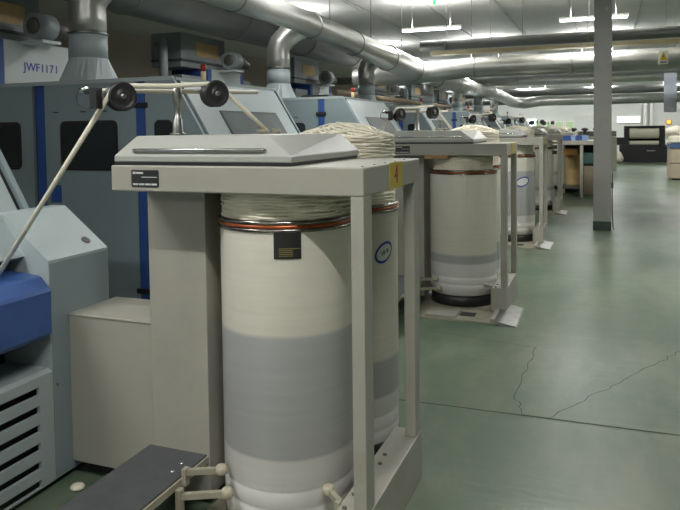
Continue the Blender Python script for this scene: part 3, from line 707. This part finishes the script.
ol = thing('amber_lamp', (3.15, 39.9, 1.8), 'small glowing amber lamp on the far white wall', 'lamp')
obj('lens', lathe(B(), [(.12, 0), (.12, .05), (.08, .1)], (3.15, 39.98, 1.83), (0, -1, 0), 14), AMBER, ol)
obj('bezel', lathe(B(), [(.15, 0), (.15, .03)], (3.15, 39.99, 1.83), (0, -1, 0), 14), BLACK, ol)

# drawing frame with cans behind the fourth coiler
df = thing('drawing_frame', (-.5, 17, 0), 'grey open machine table with dark inside, beside the pillar', 'machine')
obj('table', box(B(), -1.0, .1, 16.4, 17.6, 1.2, 1.3, .01), PAINT, df)
for x in (-.98, -.53, .02): obj('post', box(B(), x, x+.07, 16.42, 16.5, 0, 1.2), POSTM, df)
for x in (-.98, .02): obj('post', box(B(), x, x+.07, 17.5, 17.57, 0, 1.2), POSTM, df)
obj('back_panel', box(B(), -1.0, .1, 17.58, 17.6, 0, 1.2), DARK, df)
obj('teal_panel', box(B(), -.45, .01, 16.46, 16.5, .78, 1.02), TEAL, df)
obj('lower_panel', box(B(), -.45, .01, 16.46, 16.5, .08, .72), mat('dull_beige_panel', (130, 118, 98), .5), df)
obj('shelf', box(B(), -.95, -.52, 16.6, 17.5, .18, .22), IRON, df)
obj('gear_case', box(B(), -.9, -.6, 16.7, 17.3, .95, 1.1), ORANGE, df)
c = make_can(-.72, 17.2, mat('ochre_can', (176, 150, 104), .5, var=.1), 'ochre can inside the open grey machine table', .222); c.scale = (.62, .62, .62); c['group'] = 'cans of the machine table'
for k, (a, b, m, l) in enumerate(((-1.08, -.80, BLUE, 'deep blue crate on the grey machine table'), (-.785, -.68, LBLUE, 'light blue crate on the grey machine table'), (-.665, -.55, BLUE, 'small blue crate between the light blue crates'), (-.535, -.41, LBLUE, 'light blue crate at the end of the crates'))):
    t = thing('plastic_crate', ((a+b)/2+.05, 16.6, 1.3), l, 'crate', 'blue crates on the machine table')
    obj('tub', box(B(), a+.05, b+.05, 16.5, 16.8, 1.3, 1.40, .008), m, t); obj('rim', box(B(), a+.044, b+.056, 16.494, 16.806, 1.40, 1.418), m, t)

# row of black spools on a long machine in the distance
lm = thing('roving_frame', (-2.2, 27, 0), 'long low grey machine with a row of black spools far down the hall', 'machine')
obj('bed', box(B(), -4.6, .4, 26.6, 27.5, 0, 1.25), POSTM, lm); obj('rail', box(B(), -4.6, .4, 27.4, 27.5, 1.25, 1.45), IRON, lm)
for k in range(12):
    x = -4.3+k*.4; sp = obj('spool', lathe(B(), [(.05, 0), (.13, .03), (.13, .06), (.06, .1), (.06, .22), (.13, .26), (.13, .3), (.04, .34)], (x, 26.95, 1.25), seg=14), BLACK, lm)
# lap former
lf = thing('lap_former', (1.6, 33.6, 0), 'black machine frame holding two white cotton rolls, in front of the end wall', 'machine')
obj('base', box(B(), .62, 2.62, 33.5, 34.5, 0, .78, .03), BLACK, lf)
for x0, x1 in ((.82, 1.0), (2.3, 2.5)): obj('side_frame', prism(B(), [(33.5, .78), (33.5, 1.5), (33.65, 1.62), (34.4, 1.62), (34.4, .78)], 'x', x0, x1), BLACK, lf)
obj('top_beam', box(B(), .82, 2.5, 33.6, 34.3, 1.56, 1.64), BLACK, lf)
obj('back_plate', box(B(), 1.0, 2.3, 34.2, 34.3, .78, 1.56), DARK, lf)
obj('shelf', box(B(), .45, .82, 33.5, 34.2, .78, 1.12), BLACK, lf)
obj('label_plate', box(B(), 1.75, 2.1, 33.494, 33.5, .5, .53), PRINT, lf)
for z, r, l in ((1.3, .24, 'thick white cotton roll in the upper cradle of the black machine'), (.87, .1, 'thin white cotton roll low in the black machine')):
    tag(obj('cotton_roll', lathe(B(), [(r*.3, -.63), (r*.95, -.62), (r, -.58), (r*.97, -.2), (r, .1), (r*.96, .4), (r, .58), (r*.95, .62), (r*.3, .63)], (1.65, 33.72, z), (1, 0, 0), 24), SLIVER), l, 'roll')
def lump(x, y, z, rx, ry, rz, seed):
    bm = B(); bmesh.ops.create_icosphere(bm, subdivisions=3, radius=1); R = random.Random(seed); ph = [R.uniform(0, 6) for _ in range(6)]
    for v in bm.verts:
        p = v.co.copy(); k = 1+.09*math.sin(4*p.x+ph[0])+.09*math.sin(5*p.y+ph[1])+.07*math.sin(6*p.z+ph[2])
        v.co = Vector((x+p.x*rx*k, y+p.y*ry*k, z+max(-.8, p.z)*rz*k))
    for f in bm.faces: f.smooth = True
    return bm
for i, (x, y, z, rx, rz, l) in enumerate(((.42, 32.6, .24, .34, .3, 'white cotton sack on the floor beside the black machine'), (2.95, 34.9, .55, .35, .68, 'tall white cotton bundle at the side of the black machine'),
                                      (3.0, 35.0, 1.3, .42, .34, 'white cotton bundle lying on the tall bundle'), (.05, 34.4, 1.25, .4, .3, 'pale bundle on the grey box behind the yellow stand'))):
    tag(obj('cotton_bundle', lump(x, y, z, rx, .4, rz, i), SLIVER), l, 'bundle')
tag(obj('grey_box', box(B(), -.5, .5, 34.0, 34.9, 0, 1.0, .02), POSTM), 'grey box carrying a pale bundle near the end wall', 'box')
tag(obj('blue_drum', lathe(B(), [(.3, 0), (.32, .03), (.3, .4), (.32, .42), (.32, .47), (.3, .5), (.3, .9), (.32, .92), (.28, .95)], (.02, 30.4, 0), seg=20), mat('navy_drum', (38, 58, 100), .4)), 'dark blue drum behind the pillar', 'drum')
ys_ = thing('yellow_stand', (.36, 31.0, 0), 'small yellow stand between the blue drum and the black machine', 'stand')
for x in (.27, .42): obj('leg', box(B(), x, x+.05, 31.0, 31.05, 0, 1.0), mat('yellow_paint', (196, 170, 60), .5), ys_)
for z in (.5, .75, .95): obj('rung', box(B(), .27, .47, 31.0, 31.05, z, z+.06), mat('yellow_paint', (196, 170, 60), .5), ys_)
# beige cabinet at the right
rc = thing('low_cabinet', (2.7, 22.8, 0), 'beige low cabinet with a blue top edge piled with cotton', 'cabinet')
obj('body', box(B(), 1.82, 3.4, 22.4, 23.6, .05, .95, .01), mat('beige_cabinet', (182, 168, 146), .5), rc)
obj('drawer_gap', box(B(), 1.815, 3.4, 22.394, 22.4, .50, .515), DARK, rc); obj('plinth', box(B(), 1.88, 3.38, 22.5, 23.5, 0, .05), DARK, rc)
obj('blue_top', box(B(), 1.80, 3.42, 22.38, 23.62, .95, 1.08), mat('steel_blue', (70, 92, 130), .4), rc)
for i, (x, z, rx, rz) in enumerate(((2.12, 1.2, .34, .15), (2.78, 1.22, .38, .17), (2.35, 1.44, .28, .14))):
    tag(obj('cotton_bundle', lump(x, 22.8, z, rx, .35, rz, 20+i), SLIVER), ['cream cotton bundle at the open end of the beige low cabinet', 'wide cream cotton bundle on the beige low cabinet, against the other two', 'small cream cotton bundle lying on top of two others on the beige cabinet'][i], 'bundle', 'cotton bundles on the beige cabinet')
